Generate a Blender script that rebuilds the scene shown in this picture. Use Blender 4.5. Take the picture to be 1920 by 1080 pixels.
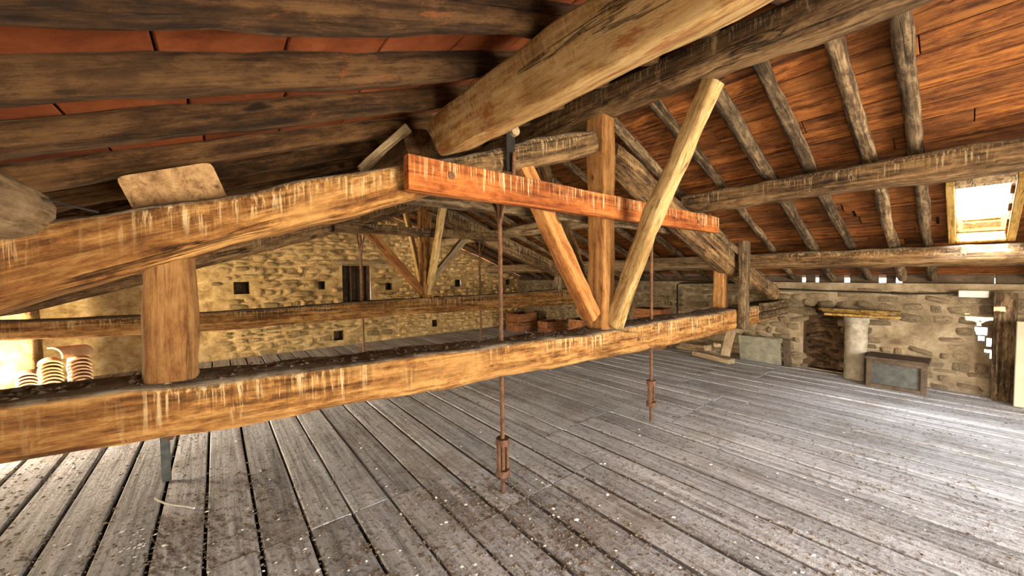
import bpy, bmesh, math, random
import numpy as np
from mathutils import Vector, Matrix, noise
for o in list(bpy.data.objects): bpy.data.objects.remove(o, do_unlink=True)
SC = bpy.context.scene
COL = SC.collection
random.seed(7)

# ------------------------------------------------------------------ camera
F_PX = 690.0
EYE = Vector((0, 0, 1.6))
YAW, PITCH, ROLL = math.radians(38.8), math.radians(2.24), math.radians(0.69)
_r0 = Vector((math.cos(YAW), -math.sin(YAW), 0))
_f = Vector((math.sin(YAW)*math.cos(PITCH), math.cos(YAW)*math.cos(PITCH), -math.sin(PITCH)))
_u0 = _r0.cross(_f)
_r = _r0*math.cos(ROLL) - _u0*math.sin(ROLL)
_u = _u0*math.cos(ROLL) + _r0*math.sin(ROLL)
cam_d = bpy.data.cameras.new('camera'); cam = bpy.data.objects.new('camera', cam_d); COL.objects.link(cam)
cam_d.sensor_width = 36; cam_d.lens = F_PX/1920*36; cam_d.clip_start = 0.02
M = Matrix((( _r.x, _u.x, -_f.x, EYE.x), (_r.y, _u.y, -_f.y, EYE.y), (_r.z, _u.z, -_f.z, EYE.z), (0, 0, 0, 1)))
cam.matrix_world = M
SC.camera = cam
vs = SC.view_settings
vs.view_transform = 'Standard'; vs.look = 'None'; vs.gamma = 1; vs.use_curve_mapping = False
vs.exposure = -0.22

# ------------------------------------------------------------------ sky, sun, daylight in the openings
W = bpy.data.worlds.new('sky'); SC.world = W; W.use_nodes = True
_nt = W.node_tree; _bg = _nt.nodes['Background']
_sky = _nt.nodes.new('ShaderNodeTexSky'); _sky.sky_type = 'NISHITA'; _sky.sun_disc = False
_sky.sun_elevation = math.radians(39); _sky.sun_rotation = math.radians(270); _sky.dust_density = 3
_nt.links.new(_sky.outputs[0], _bg.inputs[0]); _bg.inputs[1].default_value = 6.0
def lamp(name, kind, loc, aim, energy, color, size=None, angle=None, spread=None):
    d = bpy.data.lights.new(name, kind); d.energy = energy; d.color = color
    if size: d.shape = 'RECTANGLE'; d.size, d.size_y = size
    if angle is not None: d.angle = angle
    if spread: d.spread = spread
    o = bpy.data.objects.new(name, d); COL.objects.link(o); o.location = loc
    o.rotation_euler = (Vector(aim)-Vector(loc)).to_track_quat('-Z', 'Z').to_euler()
    return o
SUN_DIR = Vector((1.0, -0.05, -0.85)).normalized()
lamp('sun', 'SUN', (-6, 0, 8), Vector((-6, 0, 8))+SUN_DIR, 140.0, (1.0, 0.86, 0.62), angle=math.radians(0.6))
# daylight entering the big loading opening in the gable behind the camera
lamp('loading_opening_daylight', 'AREA', (2.6, -3.85, 1.0), (2.6, 0, 1.0), 680, (1.0, 0.86, 0.65), size=(3.4, 1.6))
# evening daylight entering the two low windows of the left eave wall
lamp('eave_window_daylight', 'AREA', (-2.95, -1.2, 0.80), (0, -0.9, 0.95), 250, (1.0, 0.78, 0.48), size=(2.0, 0.75))
lamp('eave_window_daylight', 'AREA', (-2.95, 6.25, 0.80), (0, 6.25, 0.95), 820, (1.0, 0.77, 0.43), size=(1.9, 0.75))
# daylight falling through the roof window
lamp('roof_window_daylight', 'AREA', (5.95, -0.02, 2.75), (5.55, -0.02, 1.6), 230, (0.92, 0.96, 1.0), size=(0.8, 0.9))

# ------------------------------------------------------------------ pixel helpers (1920 x 1080)
def ray(u, v): return _f + _r*((u-960)/F_PX) - _u*((v-540)/F_PX)
def PY(u, v, Y): d = ray(u, v); return EYE + d*((Y-EYE.y)/d.y)
def PX(u, v, X): d = ray(u, v); return EYE + d*((X-EYE.x)/d.x)
def PZ(u, v, Z=0.0): d = ray(u, v); return EYE + d*((Z-EYE.z)/d.z)
RX, RZ, SL, RD = 2.75, 3.20, 0.37, 0.105            # ridge position, height of rafter undersides at the ridge, roof slope
def zr(x): return RZ - SL*abs(x-RX)      # rafter undersides
def zb(x): return zr(x) + RD          # undersides of boards / roof tiles
CA = math.atan(SL)

# ------------------------------------------------------------------ materials
class NT:
    def __init__(s, name):
        s.m = bpy.data.materials.new(name); s.m.use_nodes = True; s.t = s.m.node_tree
        s.b = s.t.nodes['Principled BSDF']; s.b.inputs['Roughness'].default_value = 0.85
        s.b.inputs['Specular IOR Level'].default_value = 0.25
    def n(s, kind, **kw):
        x = s.t.nodes.new('ShaderNode'+kind)
        for k, v in kw.items(): setattr(x, k, v)
        return x
    def link(s, a, b): s.t.links.new(a, b)
    def coord(s, which='Object', rnd=True):
        tc = s.n('TexCoord'); out = tc.outputs[which]
        if rnd:
            oi = s.n('ObjectInfo'); mu = s.n('Math', operation='MULTIPLY'); mu.inputs[1].default_value = 43.0
            s.link(oi.outputs['Random'], mu.inputs[0])
            ad = s.n('VectorMath', operation='ADD'); s.link(out, ad.inputs[0]); s.link(mu.outputs[0], ad.inputs[1]); out = ad.outputs[0]
        return out
    def noise(s, co, scale, detail=6, rough=0.6, dist=0.0):
        mp = s.n('Mapping'); mp.inputs['Scale'].default_value = scale if hasattr(scale, '__len__') else (scale,)*3
        s.link(co, mp.inputs['Vector'])
        x = s.n('TexNoise'); x.inputs['Scale'].default_value = 1.0; x.inputs['Detail'].default_value = detail
        x.inputs['Roughness'].default_value = rough; x.inputs['Distortion'].default_value = dist
        s.link(mp.outputs[0], x.inputs['Vector']); return x.outputs['Fac']
    def ramp(s, fac, stops):
        x = s.n('ValToRGB'); el = x.color_ramp.elements
        while len(el) > 1: el.remove(el[-1])
        for i, (p, c) in enumerate(stops):
            e = el[0] if i == 0 else el.new(p)
            e.position = p; e.color = (c, c, c, 1) if not hasattr(c, '__len__') else (*c, 1)
        s.link(fac, x.inputs[0]); return x.outputs[0]
    def mix(s, fac, a, b, mode='MIX'):
        x = s.n('Mix', data_type='RGBA', blend_type=mode)
        for sock, v in ((x.inputs[0], fac), (x.inputs[6], a), (x.inputs[7], b)):
            if isinstance(v, (int, float)): sock.default_value = v
            elif isinstance(v, tuple): sock.default_value = (*v, 1)
            else: s.link(v, sock)
        return x.outputs[2]
    def math(s, op, a, b=0.5):
        x = s.n('Math', operation=op)
        for i, v in enumerate((a, b)):
            if isinstance(v, (int, float)): x.inputs[i].default_value = v
            else: s.link(v, x.inputs[i])
        return x.outputs[0]
    def bump(s, h, strength=0.5, dist=0.01):
        x = s.n('Bump'); x.inputs['Strength'].default_value = strength; x.inputs['Distance'].default_value = dist
        s.link(h, x.inputs['Height']); s.link(x.outputs[0], s.b.inputs['Normal'])
    def done(s, col, rough=None):
        if isinstance(col, tuple): s.b.inputs['Base Color'].default_value = (*col, 1)
        else: s.link(col, s.b.inputs['Base Color'])
        if rough is not None: s.b.inputs['Roughness'].default_value = rough
        return s.m

def wood(name, dark, mid, light, streak=0.0, dust=0.0, red=None, fine=1.0, bump=0.7, vary=0.35, crack=0.85, redt=0.60):
    k = NT(name); co = k.coord()
    g = k.noise(co, (1.1, 26*fine, 26*fine), 10, 0.72, 0.4)
    mott = k.noise(co, (8, 21, 21), 8, 0.75, 0.3)
    col = k.ramp(k.math('ADD', k.math('MULTIPLY', g, 0.55), k.math('MULTIPLY', mott, 0.45)), [(0.41, dark), (0.49, mid), (0.57, light)])
    big = k.noise(co, (1.4, 3.5, 3.5), 4, 0.6)
    col = k.mix(k.ramp(big, [(0.36, 0.75), (0.50, 0.0)]), col, k.mix(0.6, col, dark))
    col = k.mix(k.ramp(big, [(0.52, 0.0), (0.66, 0.75)]), col, k.mix(0.6, col, light))
    if red:
        rn = k.noise(co, (2.2, 7, 7), 8, 0.75, 0.8)
        col = k.mix(k.ramp(rn, [(redt, 0.0), (redt+0.07, 0.85)]), col, red)
    ck = k.noise(co, (0.30, 6*fine, 6*fine), 6, 0.6, 0.25)
    where = k.ramp(k.noise(co, (0.7, 2.5, 2.5), 3, 0.6), [(0.46, 0.0), (0.56, 1.0)])
    line = k.math('MULTIPLY', k.ramp(ck, [(0.486, 0.0), (0.499, 1.0), (0.501, 1.0), (0.514, 0.0)]), where)
    col = k.mix(k.math('MULTIPLY', line, crack), col, tuple(c*0.16 for c in dark))
    kn = k.noise(co, (5.0, 13, 13), 2, 0.4)
    col = k.mix(k.ramp(kn, [(0.71, 0.0), (0.77, 0.85)]), col, tuple(c*0.35 for c in dark))
    if streak:
        tc = k.n('TexCoord'); sp = k.n('SeparateXYZ'); k.link(tc.outputs['Generated'], sp.inputs[0])
        po = k.n('NewGeometry').outputs['Position']; st = k.noise(po, (58, 58, 2.4), 5, 0.7)
        zone = k.ramp(k.noise(co, (1.5, 1.5, 1.5), 3, 0.6), [(0.40, 0.10), (0.54, 1.0)])
        top = k.ramp(k.math('ADD', sp.outputs[2], k.math('MULTIPLY', k.math('SUBTRACT', k.noise(po, (9, 9, .3), 4, .7), 0.5), 1.7)), [(0.42, 0.0), (0.62, 1.0)])
        wet = k.math('MULTIPLY', k.math('MULTIPLY', top, zone), streak)
        col = k.mix(k.math('MULTIPLY', k.ramp(st, [(0.40, 0.75), (0.50, 0.0)]), wet), col, tuple(c*0.5 for c in dark))
        col = k.mix(k.math('MULTIPLY', k.ramp(st, [(0.53, 0.0), (0.59, 1.0)]), wet), col, (0.80, 0.64, 0.38))
    oi = k.n('ObjectInfo')
    hsv = k.n('HueSaturation'); k.link(col, hsv.inputs['Color'])
    mr = k.n('MapRange'); k.link(oi.outputs['Random'], mr.inputs[0]); mr.inputs[3].default_value = 1-vary; mr.inputs[4].default_value = 1+vary*0.6
    k.link(mr.outputs[0], hsv.inputs['Value']); col = hsv.outputs[0]
    if dust:
        ge = k.n('NewGeometry'); sz = k.n('SeparateXYZ'); k.link(ge.outputs['Normal'], sz.inputs[0])
        dn = k.noise(co, (9, 9, 9), 7, 0.72)
        dm = k.math('MULTIPLY', k.ramp(sz.outputs[2], [(0.45, 0.0), (0.85, 1.0)]), k.ramp(dn, [(0.25, dust*0.6), (0.6, dust)]))
        col = k.mix(dm, col, k.ramp(dn, [(0.38, (0.07, 0.052, 0.036)), (0.60, (0.36, 0.31, 0.25))]))
    h = k.math('SUBTRACT', k.math('ADD', g, k.math('MULTIPLY', mott, 1.2)), k.math('MULTIPLY', line, 0.8))
    k.bump(h, min(1.0, bump*1.3), 0.03)
    return k.done(col, 0.8)

OAK   = wood('hewn_oak_streaked', (0.095, 0.036, 0.009), (0.335, 0.15, 0.04), (0.6, 0.335, 0.115), streak=0.75, dust=1.0)
PALE  = wood('pale_hewn_purlin', (0.26, 0.12, 0.035), (0.62, 0.37, 0.13), (0.8, 0.57, 0.27), streak=0.5, dust=0.6, red=(0.42, 0.14, 0.035), redt=0.54)
BROWN = wood('brown_round_timber', (0.04, 0.022, 0.01), (0.16, 0.092, 0.04), (0.36, 0.225, 0.105), streak=0.55, dust=0.8)
DARK  = wood('dark_rafter_timber', (0.022, 0.01, 0.004), (0.085, 0.04, 0.014), (0.19, 0.1, 0.038), dust=0.5, red=(0.30, 0.10, 0.03))
GREYW = wood('grey_weathered_pole', (0.035, 0.022, 0.012), (0.115, 0.072, 0.038), (0.36, 0.26, 0.15), dust=0.3)
REDW  = wood('red_stained_plank', (0.13, 0.03, 0.006), (0.33, 0.095, 0.02), (0.46, 0.165, 0.042), streak=0.7, dust=0.7, bump=0.35, vary=0.1, crack=0.4)
ORNG  = wood('orange_strut_timber', (0.22, 0.075, 0.02), (0.46, 0.19, 0.055), (0.62, 0.31, 0.11), dust=0.3)
POSTW = wood('warm_post_timber', (0.19, 0.075, 0.022), (0.42, 0.20, 0.065), (0.58, 0.32, 0.12), dust=0.2)
YELW  = wood('yellow_brace_timber', (0.26, 0.15, 0.05), (0.58, 0.38, 0.15), (0.80, 0.60, 0.30), dust=0.2, vary=0.15)
BLOCKW = wood('smooth_brown_block', (0.16, 0.085, 0.035), (0.32, 0.19, 0.085), (0.44, 0.28, 0.14), bump=.3, crack=.3)
LOGP  = wood('pale_bare_log', (0.16, 0.10, 0.05), (0.36, 0.25, 0.14), (0.52, 0.39, 0.24), bump=.5)
BOARD = wood('red_roof_board', (0.042, 0.011, 0.0025), (0.18, 0.056, 0.011), (0.35, 0.135, 0.031), fine=0.8, bump=0.35, vary=0.45, crack=0.55)
CRATE = wood('crate_board', (0.10, 0.035, 0.014), (0.27, 0.11, 0.045), (0.40, 0.19, 0.09), bump=0.3)
OFFC  = wood('sawn_offcut', (0.22, 0.14, 0.07), (0.46, 0.33, 0.19), (0.62, 0.48, 0.31), dust=0.5)
YBRD  = wood('ochre_board', (0.25, 0.13, 0.03), (0.50, 0.30, 0.075), (0.62, 0.42, 0.14), dust=0.3)

def floor_mat():
    k = NT('dusty_grey_plank'); co = k.coord()
    g = k.noise(co, (0.8, 22, 22), 9, 0.7, 0.5)
    col = k.ramp(g, [(0.32, (0.16, 0.157, 0.154)), (0.46, (0.41, 0.41, 0.415)), (0.63, (0.64, 0.645, 0.655))])
    tc = k.n('NewGeometry'); pos = tc.outputs['Position']
    d1 = k.noise(pos, (1.1, 1.1, 1.1), 7, 0.68)
    col = k.mix(k.ramp(d1, [(0.50, 0.0), (0.70, 0.75)]), col, (0.21, 0.165, 0.115))
    d2 = k.noise(pos, (26, 26, 26), 5, 0.7)
    col = k.mix(k.ramp(d2, [(0.54, 0.0), (0.63, 0.8)]), col, (0.13, 0.10, 0.075))
    d3 = k.noise(pos, (13, 13, 13), 4, 0.65)
    col = k.mix(k.ramp(d3, [(0.56, 0.0), (0.72, 0.6)]), col, (0.72, 0.725, 0.73))
    oi = k.n('ObjectInfo'); hsv = k.n('HueSaturation'); k.link(col, hsv.inputs['Color'])
    mr = k.n('MapRange'); k.link(oi.outputs['Random'], mr.inputs[0]); mr.inputs[3].default_value = 0.80; mr.inputs[4].default_value = 1.12
    k.link(mr.outputs[0], hsv.inputs['Value'])
    k.bump(k.math('ADD', g, k.math('MULTIPLY', d2, 1.4)), 0.8, 0.012)
    return k.done(hsv.outputs[0], 0.8)
FLOORM = floor_mat()

def mineral(name, a, b, c, scale=6.0, bump=0.8, rnd=True, vary=0.25, stain=None, coord='Object'):
    k = NT(name); co = k.coord(coord, rnd) if coord != 'Position' else k.n('NewGeometry').outputs['Position']
    n1 = k.noise(co, scale, 9, 0.68, 0.3); n2 = k.noise(co, scale*0.28, 5, 0.6)
    col = k.ramp(n1, [(0.32, a), (0.5, b), (0.68, c)])
    col = k.mix(k.ramp(n2, [(0.42, 0.0), (0.62, 0.7)]), col, k.mix(0.5, col, a))
    if stain: col = k.mix(k.ramp(k.noise(co, scale*0.16, 6, 0.7, 0.6), [(0.52, 0.0), (0.64, 0.85)]), col, stain)
    oi = k.n('ObjectInfo'); hsv = k.n('HueSaturation'); k.link(col, hsv.inputs['Color'])
    mr = k.n('MapRange'); k.link(oi.outputs['Random'], mr.inputs[0]); mr.inputs[3].default_value = 1-vary; mr.inputs[4].default_value = 1+vary*0.7
    k.link(mr.outputs[0], hsv.inputs['Value'])
    k.bump(k.math('ADD', n1, k.math('MULTIPLY', k.noise(co, scale*4, 5, 0.7), 0.5)), bump, 0.03)
    return k.done(hsv.outputs[0], 0.92)
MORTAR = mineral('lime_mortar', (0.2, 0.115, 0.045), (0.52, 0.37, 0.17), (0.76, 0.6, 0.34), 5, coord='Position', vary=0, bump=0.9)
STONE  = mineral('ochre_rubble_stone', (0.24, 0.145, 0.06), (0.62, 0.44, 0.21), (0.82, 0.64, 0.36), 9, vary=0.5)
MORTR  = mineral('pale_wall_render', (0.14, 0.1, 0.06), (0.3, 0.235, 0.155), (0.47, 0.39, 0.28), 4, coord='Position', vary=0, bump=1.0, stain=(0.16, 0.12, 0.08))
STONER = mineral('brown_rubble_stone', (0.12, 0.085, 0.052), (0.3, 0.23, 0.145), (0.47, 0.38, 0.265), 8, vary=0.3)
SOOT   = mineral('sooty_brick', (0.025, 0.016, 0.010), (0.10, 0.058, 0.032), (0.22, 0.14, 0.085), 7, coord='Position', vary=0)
TERRA  = mineral('terracotta_roof_tile', (0.13, 0.028, 0.008), (0.27, 0.07, 0.019), (0.38, 0.115, 0.034), 5, bump=0.25, vary=0.35)
CLAY   = mineral('pale_clay_tile', (0.50, 0.30, 0.16), (0.68, 0.46, 0.28), (0.80, 0.62, 0.43), 9, bump=0.2, vary=0.2)
SHEET  = mineral('roof_underlay', (0.03, 0.018, 0.01), (0.05, 0.03, 0.017), (0.08, 0.05, 0.03), 3, vary=0)
FIBRO  = mineral('dusty_cement_pipe', (0.20, 0.175, 0.135), (0.36, 0.32, 0.26), (0.50, 0.46, 0.39), 10, bump=0.3, vary=0)
ZINC   = mineral('dull_grey_metal', (0.04, 0.042, 0.041), (0.075, 0.078, 0.074), (0.12, 0.122, 0.115), 7, bump=0.15, vary=0)
CHAR   = mineral('dark_brown_wood_frame', (0.05, 0.036, 0.025), (0.09, 0.065, 0.045), (0.14, 0.10, 0.07), 8, bump=0.3, vary=0.1)
IRON   = mineral('rusty_iron', (0.055, 0.026, 0.014), (0.13, 0.062, 0.032), (0.22, 0.115, 0.065), 24, bump=0.25, vary=0.1)
IRON.node_tree.nodes['Principled BSDF'].inputs['Roughness'].default_value = 0.6
BLACK  = mineral('black_cable', (0.012, 0.010, 0.009), (0.02, 0.017, 0.015), (0.03, 0.026, 0.022), 9, bump=0.1, vary=0)
WIREM  = mineral('pale_wire', (0.45, 0.41, 0.36), (0.58, 0.54, 0.48), (0.68, 0.64, 0.58), 9, bump=0.1, vary=0)
DIRT   = mineral('brown_debris', (0.07, 0.052, 0.037), (0.17, 0.13, 0.095), (0.34, 0.29, 0.23), 14, coord='Position', vary=0, bump=0.2)
FLAKE  = mineral('white_plaster_crumb', (0.62, 0.59, 0.54), (0.78, 0.76, 0.72), (0.86, 0.84, 0.81), 14, coord='Position', vary=0, bump=0.2)
BEIGE  = mineral('beige_painted_panel', (0.42, 0.36, 0.27), (0.50, 0.43, 0.33), (0.56, 0.49, 0.39), 2, bump=0.05, vary=0)
GREENB = mineral('grey_green_board', (0.13, 0.125, 0.095), (0.21, 0.20, 0.155), (0.29, 0.275, 0.215), 6, bump=0.2, vary=0)
CARDB  = mineral('ochre_cardboard', (0.42, 0.28, 0.10), (0.52, 0.36, 0.14), (0.60, 0.43, 0.19), 4, bump=0.1, vary=0)
def glass_mat():
    k = NT('dusty_pane'); t = k.n('BsdfTransparent'); g = k.n('BsdfGlossy'); g.inputs['Roughness'].default_value = 0.08
    t.inputs[0].default_value = (0.93, 0.94, 0.93, 1)
    m = k.n('MixShader'); m.inputs[0].default_value = 0.07
    k.link(t.outputs[0], m.inputs[1]); k.link(g.outputs[0], m.inputs[2])
    k.link(m.outputs[0], k.t.nodes['Material Output'].inputs[0]); return k.m
GLASS = glass_mat()

# ------------------------------------------------------------------ object helpers
def tag(o, label=None, cat=None, group=None, kind=None):
    if label: o['label'] = label
    if cat: o['category'] = cat
    if group: o['group'] = group
    if kind: o['kind'] = kind
    return o
def link_mesh(name, me, mat, parent=None, mw=None, smooth=None):
    if mat is not None and not me.materials: me.materials.append(mat)
    o = bpy.data.objects.new(name, me); COL.objects.link(o)
    if parent is not None:
        o.parent = parent
        base = parent.matrix_basis if parent.parent is None else parent.parent.matrix_basis @ parent.matrix_basis
        o.matrix_basis = base.inverted() @ (mw if mw is not None else Matrix())
    elif mw is not None: o.matrix_basis = mw
    if smooth is not None:
        me.shade_smooth(); me.set_sharp_from_angle(angle=math.radians(smooth))
    return o
def mesh(name, v, f):
    me = bpy.data.meshes.new(name); me.from_pydata([tuple(x) for x in v], [], f); me.update(); return me
def empty(name, loc):
    o = bpy.data.objects.new(name, None); COL.objects.link(o); o.location = loc; o.empty_display_size = 0.1
    o.matrix_basis = Matrix.Translation(Vector(loc)); return o
def frame(p0, p1, up=Vector((0, 0, 1))):
    x = (p1-p0).normalized(); z = (up - x*up.dot(x)).normalized(); y = z.cross(x)
    return Matrix(((x.x, y.x, z.x, p0.x), (x.y, y.y, z.y, p0.y), (x.z, y.z, z.z, p0.z), (0, 0, 0, 1)))
_seed = [0]
def beam(name, pts, w, h, mat, parent=None, e=0.35, n=None, wob=0.008, rough=0.005, up=(0, 0, 1), seg=16, ends=True):
    """A hewn or round timber along the world points pts; w across, h in depth (number or one per point)."""
    _seed[0] += 1; sd = _seed[0]*7.31
    pts = [Vector(p) for p in pts]; up = Vector(up)
    Mx = frame(pts[0], pts[-1], up); inv = Mx.inverted()
    loc = [inv @ p for p in pts]; L = loc[-1].x
    sx = [p.x for p in loc]; n = n or max(6, min(60, int(L/0.09)))
    ws = w if hasattr(w, '__len__') else [w]*len(pts); hs = h if hasattr(h, '__len__') else [h]*len(pts)
    V = []; Fc = []
    for i in range(n+1):
        s = L*i/n
        cy = np.interp(s, sx, [p.y for p in loc]); cz = np.interp(s, sx, [p.z for p in loc])
        ww = np.interp(s, sx, ws); hh = np.interp(s, sx, hs)
        edge = 1.0 if 0 < i < n else 0.985
        a = noise.noise(Vector((s*1.3+sd, 0.3, sd))); b = noise.noise(Vector((s*1.3, sd, 5.1)))
        c = noise.noise(Vector((s*2.1, 2.7, sd))); d = noise.noise(Vector((s*2.1, 9.7, sd)))
        for j in range(seg):
            t = 2*math.pi*(j+0.5)/seg; ct, st = math.cos(t), math.sin(t)
            y = math.copysign(abs(ct)**e, ct)*0.5*ww*(1+c*wob*2/max(ww, .05))*edge
            z = math.copysign(abs(st)**e, st)*0.5*hh*(1+d*wob*2/max(hh, .05))*edge
            q = Vector((s*6+sd, y*14, z*14)); r_ = noise.noise(q)*rough*2
            l_ = math.hypot(y, z) or 1
            V.append((s, cy+a*wob+y*(1+r_/l_), cz+b*wob+z*(1+r_/l_)))
    for i in range(n):
        for j in range(seg):
            k = (j+1) % seg
            Fc.append((i*seg+j, i*seg+k, (i+1)*seg+k, (i+1)*seg+j))
    for i, flip in ((0, True), (n, False)):
        V.append((L*i/n, sum(V[i*seg+j][1] for j in range(seg))/seg, sum(V[i*seg+j][2] for j in range(seg))/seg)); c0 = len(V)-1
        for j in range(seg):
            k = (j+1) % seg
            Fc.append((c0, i*seg+k, i*seg+j) if flip else (c0, i*seg+j, i*seg+k))
    return link_mesh(name, mesh(name, V, Fc), mat, parent, Mx, smooth=42)
def boxmesh(name, sx, sy, sz, bev=0.006):
    bm = bmesh.new(); bmesh.ops.create_cube(bm, size=1)
    bmesh.ops.scale(bm, vec=(sx, sy, sz), verts=bm.verts)
    if bev: bmesh.ops.bevel(bm, geom=bm.edges[:], offset=bev, segments=1, affect='EDGES')
    me = bpy.data.meshes.new(name); bm.to_mesh(me); bm.free(); return me
def box(name, c, s, mat, parent=None, rot=None, bev=0.006):
    mw = Matrix.Translation(Vector(c)) @ (rot.to_4x4() if rot is not None else Matrix())
    return link_mesh(name, boxmesh(name, *s, bev=bev), mat, parent, mw)
def tube(name, pts, r, mat, parent=None, seg=10, closed=False):
    pts = [Vector(p) for p in pts]; n = len(pts); V = []; Fc = []
    for i, p in enumerate(pts):
        d = (pts[(i+1) % n if closed else min(i+1, n-1)] - pts[(i-1) % n if closed else max(i-1, 0)]).normalized()
        a = d.cross(Vector((0, 0, 1)) if abs(d.z) < 0.9 else Vector((1, 0, 0))).normalized(); b = d.cross(a)
        rr = r[i] if hasattr(r, '__len__') else r
        for j in range(seg):
            t = 2*math.pi*j/seg; V.append(p + (a*math.cos(t)+b*math.sin(t))*rr)
    m = n if closed else n-1
    for i in range(m):
        for j in range(seg):
            k = (j+1) % seg; i2 = (i+1) % n
            Fc.append((i*seg+j, i*seg+k, i2*seg+k, i2*seg+j))
    if not closed:
        Fc.append(tuple(range(seg-1, -1, -1))); Fc.append(tuple((n-1)*seg+j for j in range(seg)))
    return link_mesh(name, mesh(name, V, Fc), mat, parent, None, smooth=50)
def holed(name, us, vs_, holes, fmap, mat, parent=None, depth=0.25, hole_mat=None, back=True, top=None, through=()):
    """Sheet u x v with rectangular holes; fmap(u, v, d) gives the point at depth d. Every hole gets its reveal and back."""
    us = sorted(set(us) | {h[0] for h in holes} | {h[1] for h in holes}); vv = sorted(set(vs_) | {h[2] for h in holes} | {h[3] for h in holes})
    V = []; Fc = []; mi = []; idx = {}
    def vert(u, v, d=0):
        if top: v = min(v, top(u))
        key = (round(u, 5), round(v, 5), d)
        if key not in idx: idx[key] = len(V); V.append(fmap(u, v, d))
        return idx[key]
    def quad(*q, m=0):
        q2 = []
        for x in q:
            if x not in q2: q2.append(x)
        if len(q2) > 2: Fc.append(tuple(q2)); mi.append(m)
    for a, b in zip(us, us[1:]):
        for c, d in zip(vv, vv[1:]):
            mu, mv = (a+b)/2, (c+d)/2
            if any(h[0] < mu < h[1] and h[2] < mv < h[3] for h in holes): continue
            quad(vert(a, c), vert(b, c), vert(b, d), vert(a, d))
    for i, h in enumerate(holes):
        u0, u1, v0, v1 = h[:4]; dp = h[4] if len(h) > 4 else depth; m = 1 if hole_mat else 0
        A = [(u0, v0), (u1, v0), (u1, v1), (u0, v1)]
        fr = [len(V)+j for j in range(4)]; V += [fmap(u, v, 0) for u, v in A]
        bk = [len(V)+j for j in range(4)]; V += [fmap(u, v, dp) for u, v in A]
        for j in range(4): quad(fr[j], bk[j], bk[(j+1) % 4], fr[(j+1) % 4], m=m)
        if i not in through: quad(*bk, m=m)
    me = mesh(name, V, Fc); me.materials.append(mat)
    if hole_mat: me.materials.append(hole_mat)
    for p, m in zip(me.polygons, mi): p.material_index = m
    return link_mesh(name, me, None, parent)
def pieces(name, items, parent, mat, limit=300, rest_name=None):
    """items: (mesh data, world matrix). The nearest become objects of their own, the rest one joined part."""
    items = sorted(items, key=lambda it: (it[1].translation-EYE).length)
    for me, mw in items[:limit]: link_mesh(name, me, mat, parent, mw)
    rest = items[limit:]
    if rest:
        V = []; Fc = []
        for me, mw in rest:
            b = len(V); V += [mw @ v.co for v in me.vertices]; Fc += [tuple(b+i for i in p.vertices) for p in me.polygons]
        tag(link_mesh(rest_name or name+'_mass', mesh(name+'_mass', V, Fc), mat, parent), kind='stuff')
def lin(a, b, n): return [a+(b-a)*i/n for i in range(n+1)]

# ------------------------------------------------------------------ FLOOR
YB, YG, XL, XR = -3.5, 9.0, -2.65, 7.45          # room limits
fl = holed('floor', [XL-.3, XR+.3], [YB-.3, YG+.3], [], lambda u, v, d: (u, v, -0.055), SHEET)
tag(fl, kind='structure')
PW = 0.255
def plank_mesh(L, w):
    _seed[0] += 1; sd = _seed[0]*3.7; n = 6; V = []; Fc = []
    prof = [(-.5, -.045), (-.5, -.008), (-.47, 0), (-.16, .0015), (.16, .0015), (.47, 0), (.5, -.008), (.5, -.045)]
    for i in range(n+1):
        x = L*(i/n-.5); jz = 0.004*noise.noise(Vector((x*1.5, sd, 0))); jw = 1+0.012*noise.noise(Vector((x*2, sd, 7)))
        cup = 0.003*noise.noise(Vector((sd, 1.1, 0)))
        for y, z in prof: V.append((x, y*w*jw, z+jz+(abs(y)*2)*cup if z > -.04 else z))
    m = len(prof)
    for i in range(n):
        for j in range(m-1): Fc.append((i*m+j, (i+1)*m+j, (i+1)*m+j+1, i*m+j+1))
    Fc.append(tuple(range(m))); Fc.append(tuple(n*m+j for j in range(m-1, -1, -1)))
    return mesh('plank', V, Fc)
JOINTS = [-3.6, -1.05, 1.95, 5.0, 7.2, 9.05]
nrow = int((XR-XL)/PW)+1; plank_items = []; rp = random.Random(3)
cache = {}
for r in range(nrow):
    x = XL + PW*(r+.5)
    for k in range(5):
        # courses of boards break on the joists; some boards run over a joist further
        y0 = JOINTS[k] + (0.0 if (r//5+k) % 2 else (0.62 if 0 < k else 0)); y1 = JOINTS[k+1] + (0.0 if (r//5+k+1) % 2 else (0.62 if k < 4 else 0))
        L = round(y1-y0-0.008, 3); var = rp.randrange(3); key = (L, var)
        if key not in cache: cache[key] = plank_mesh(L, PW-(0.012, 0.018, 0.028)[var])
        mw = Matrix.Translation((x+rp.uniform(-.002, .002), (y0+y1)/2, rp.uniform(-.004, .003))) @ Matrix.Rotation(math.pi/2+rp.uniform(-.0015, .0015), 4, 'Z')
        plank_items.append((cache[key], mw))
pieces('plank', plank_items, fl, FLOORM, 300)

gr = link_mesh('ground', mesh('ground', [(-300, -300, -3.2), (400, -300, -3.2), (400, 300, -3.2), (-300, 300, -3.2)], [(0, 1, 2, 3)]), mineral('pale_dry_ground', (0.30, 0.25, 0.18), (0.42, 0.37, 0.28), (0.52, 0.47, 0.38), 0.5, vary=0))
tag(gr, kind='structure')
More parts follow.
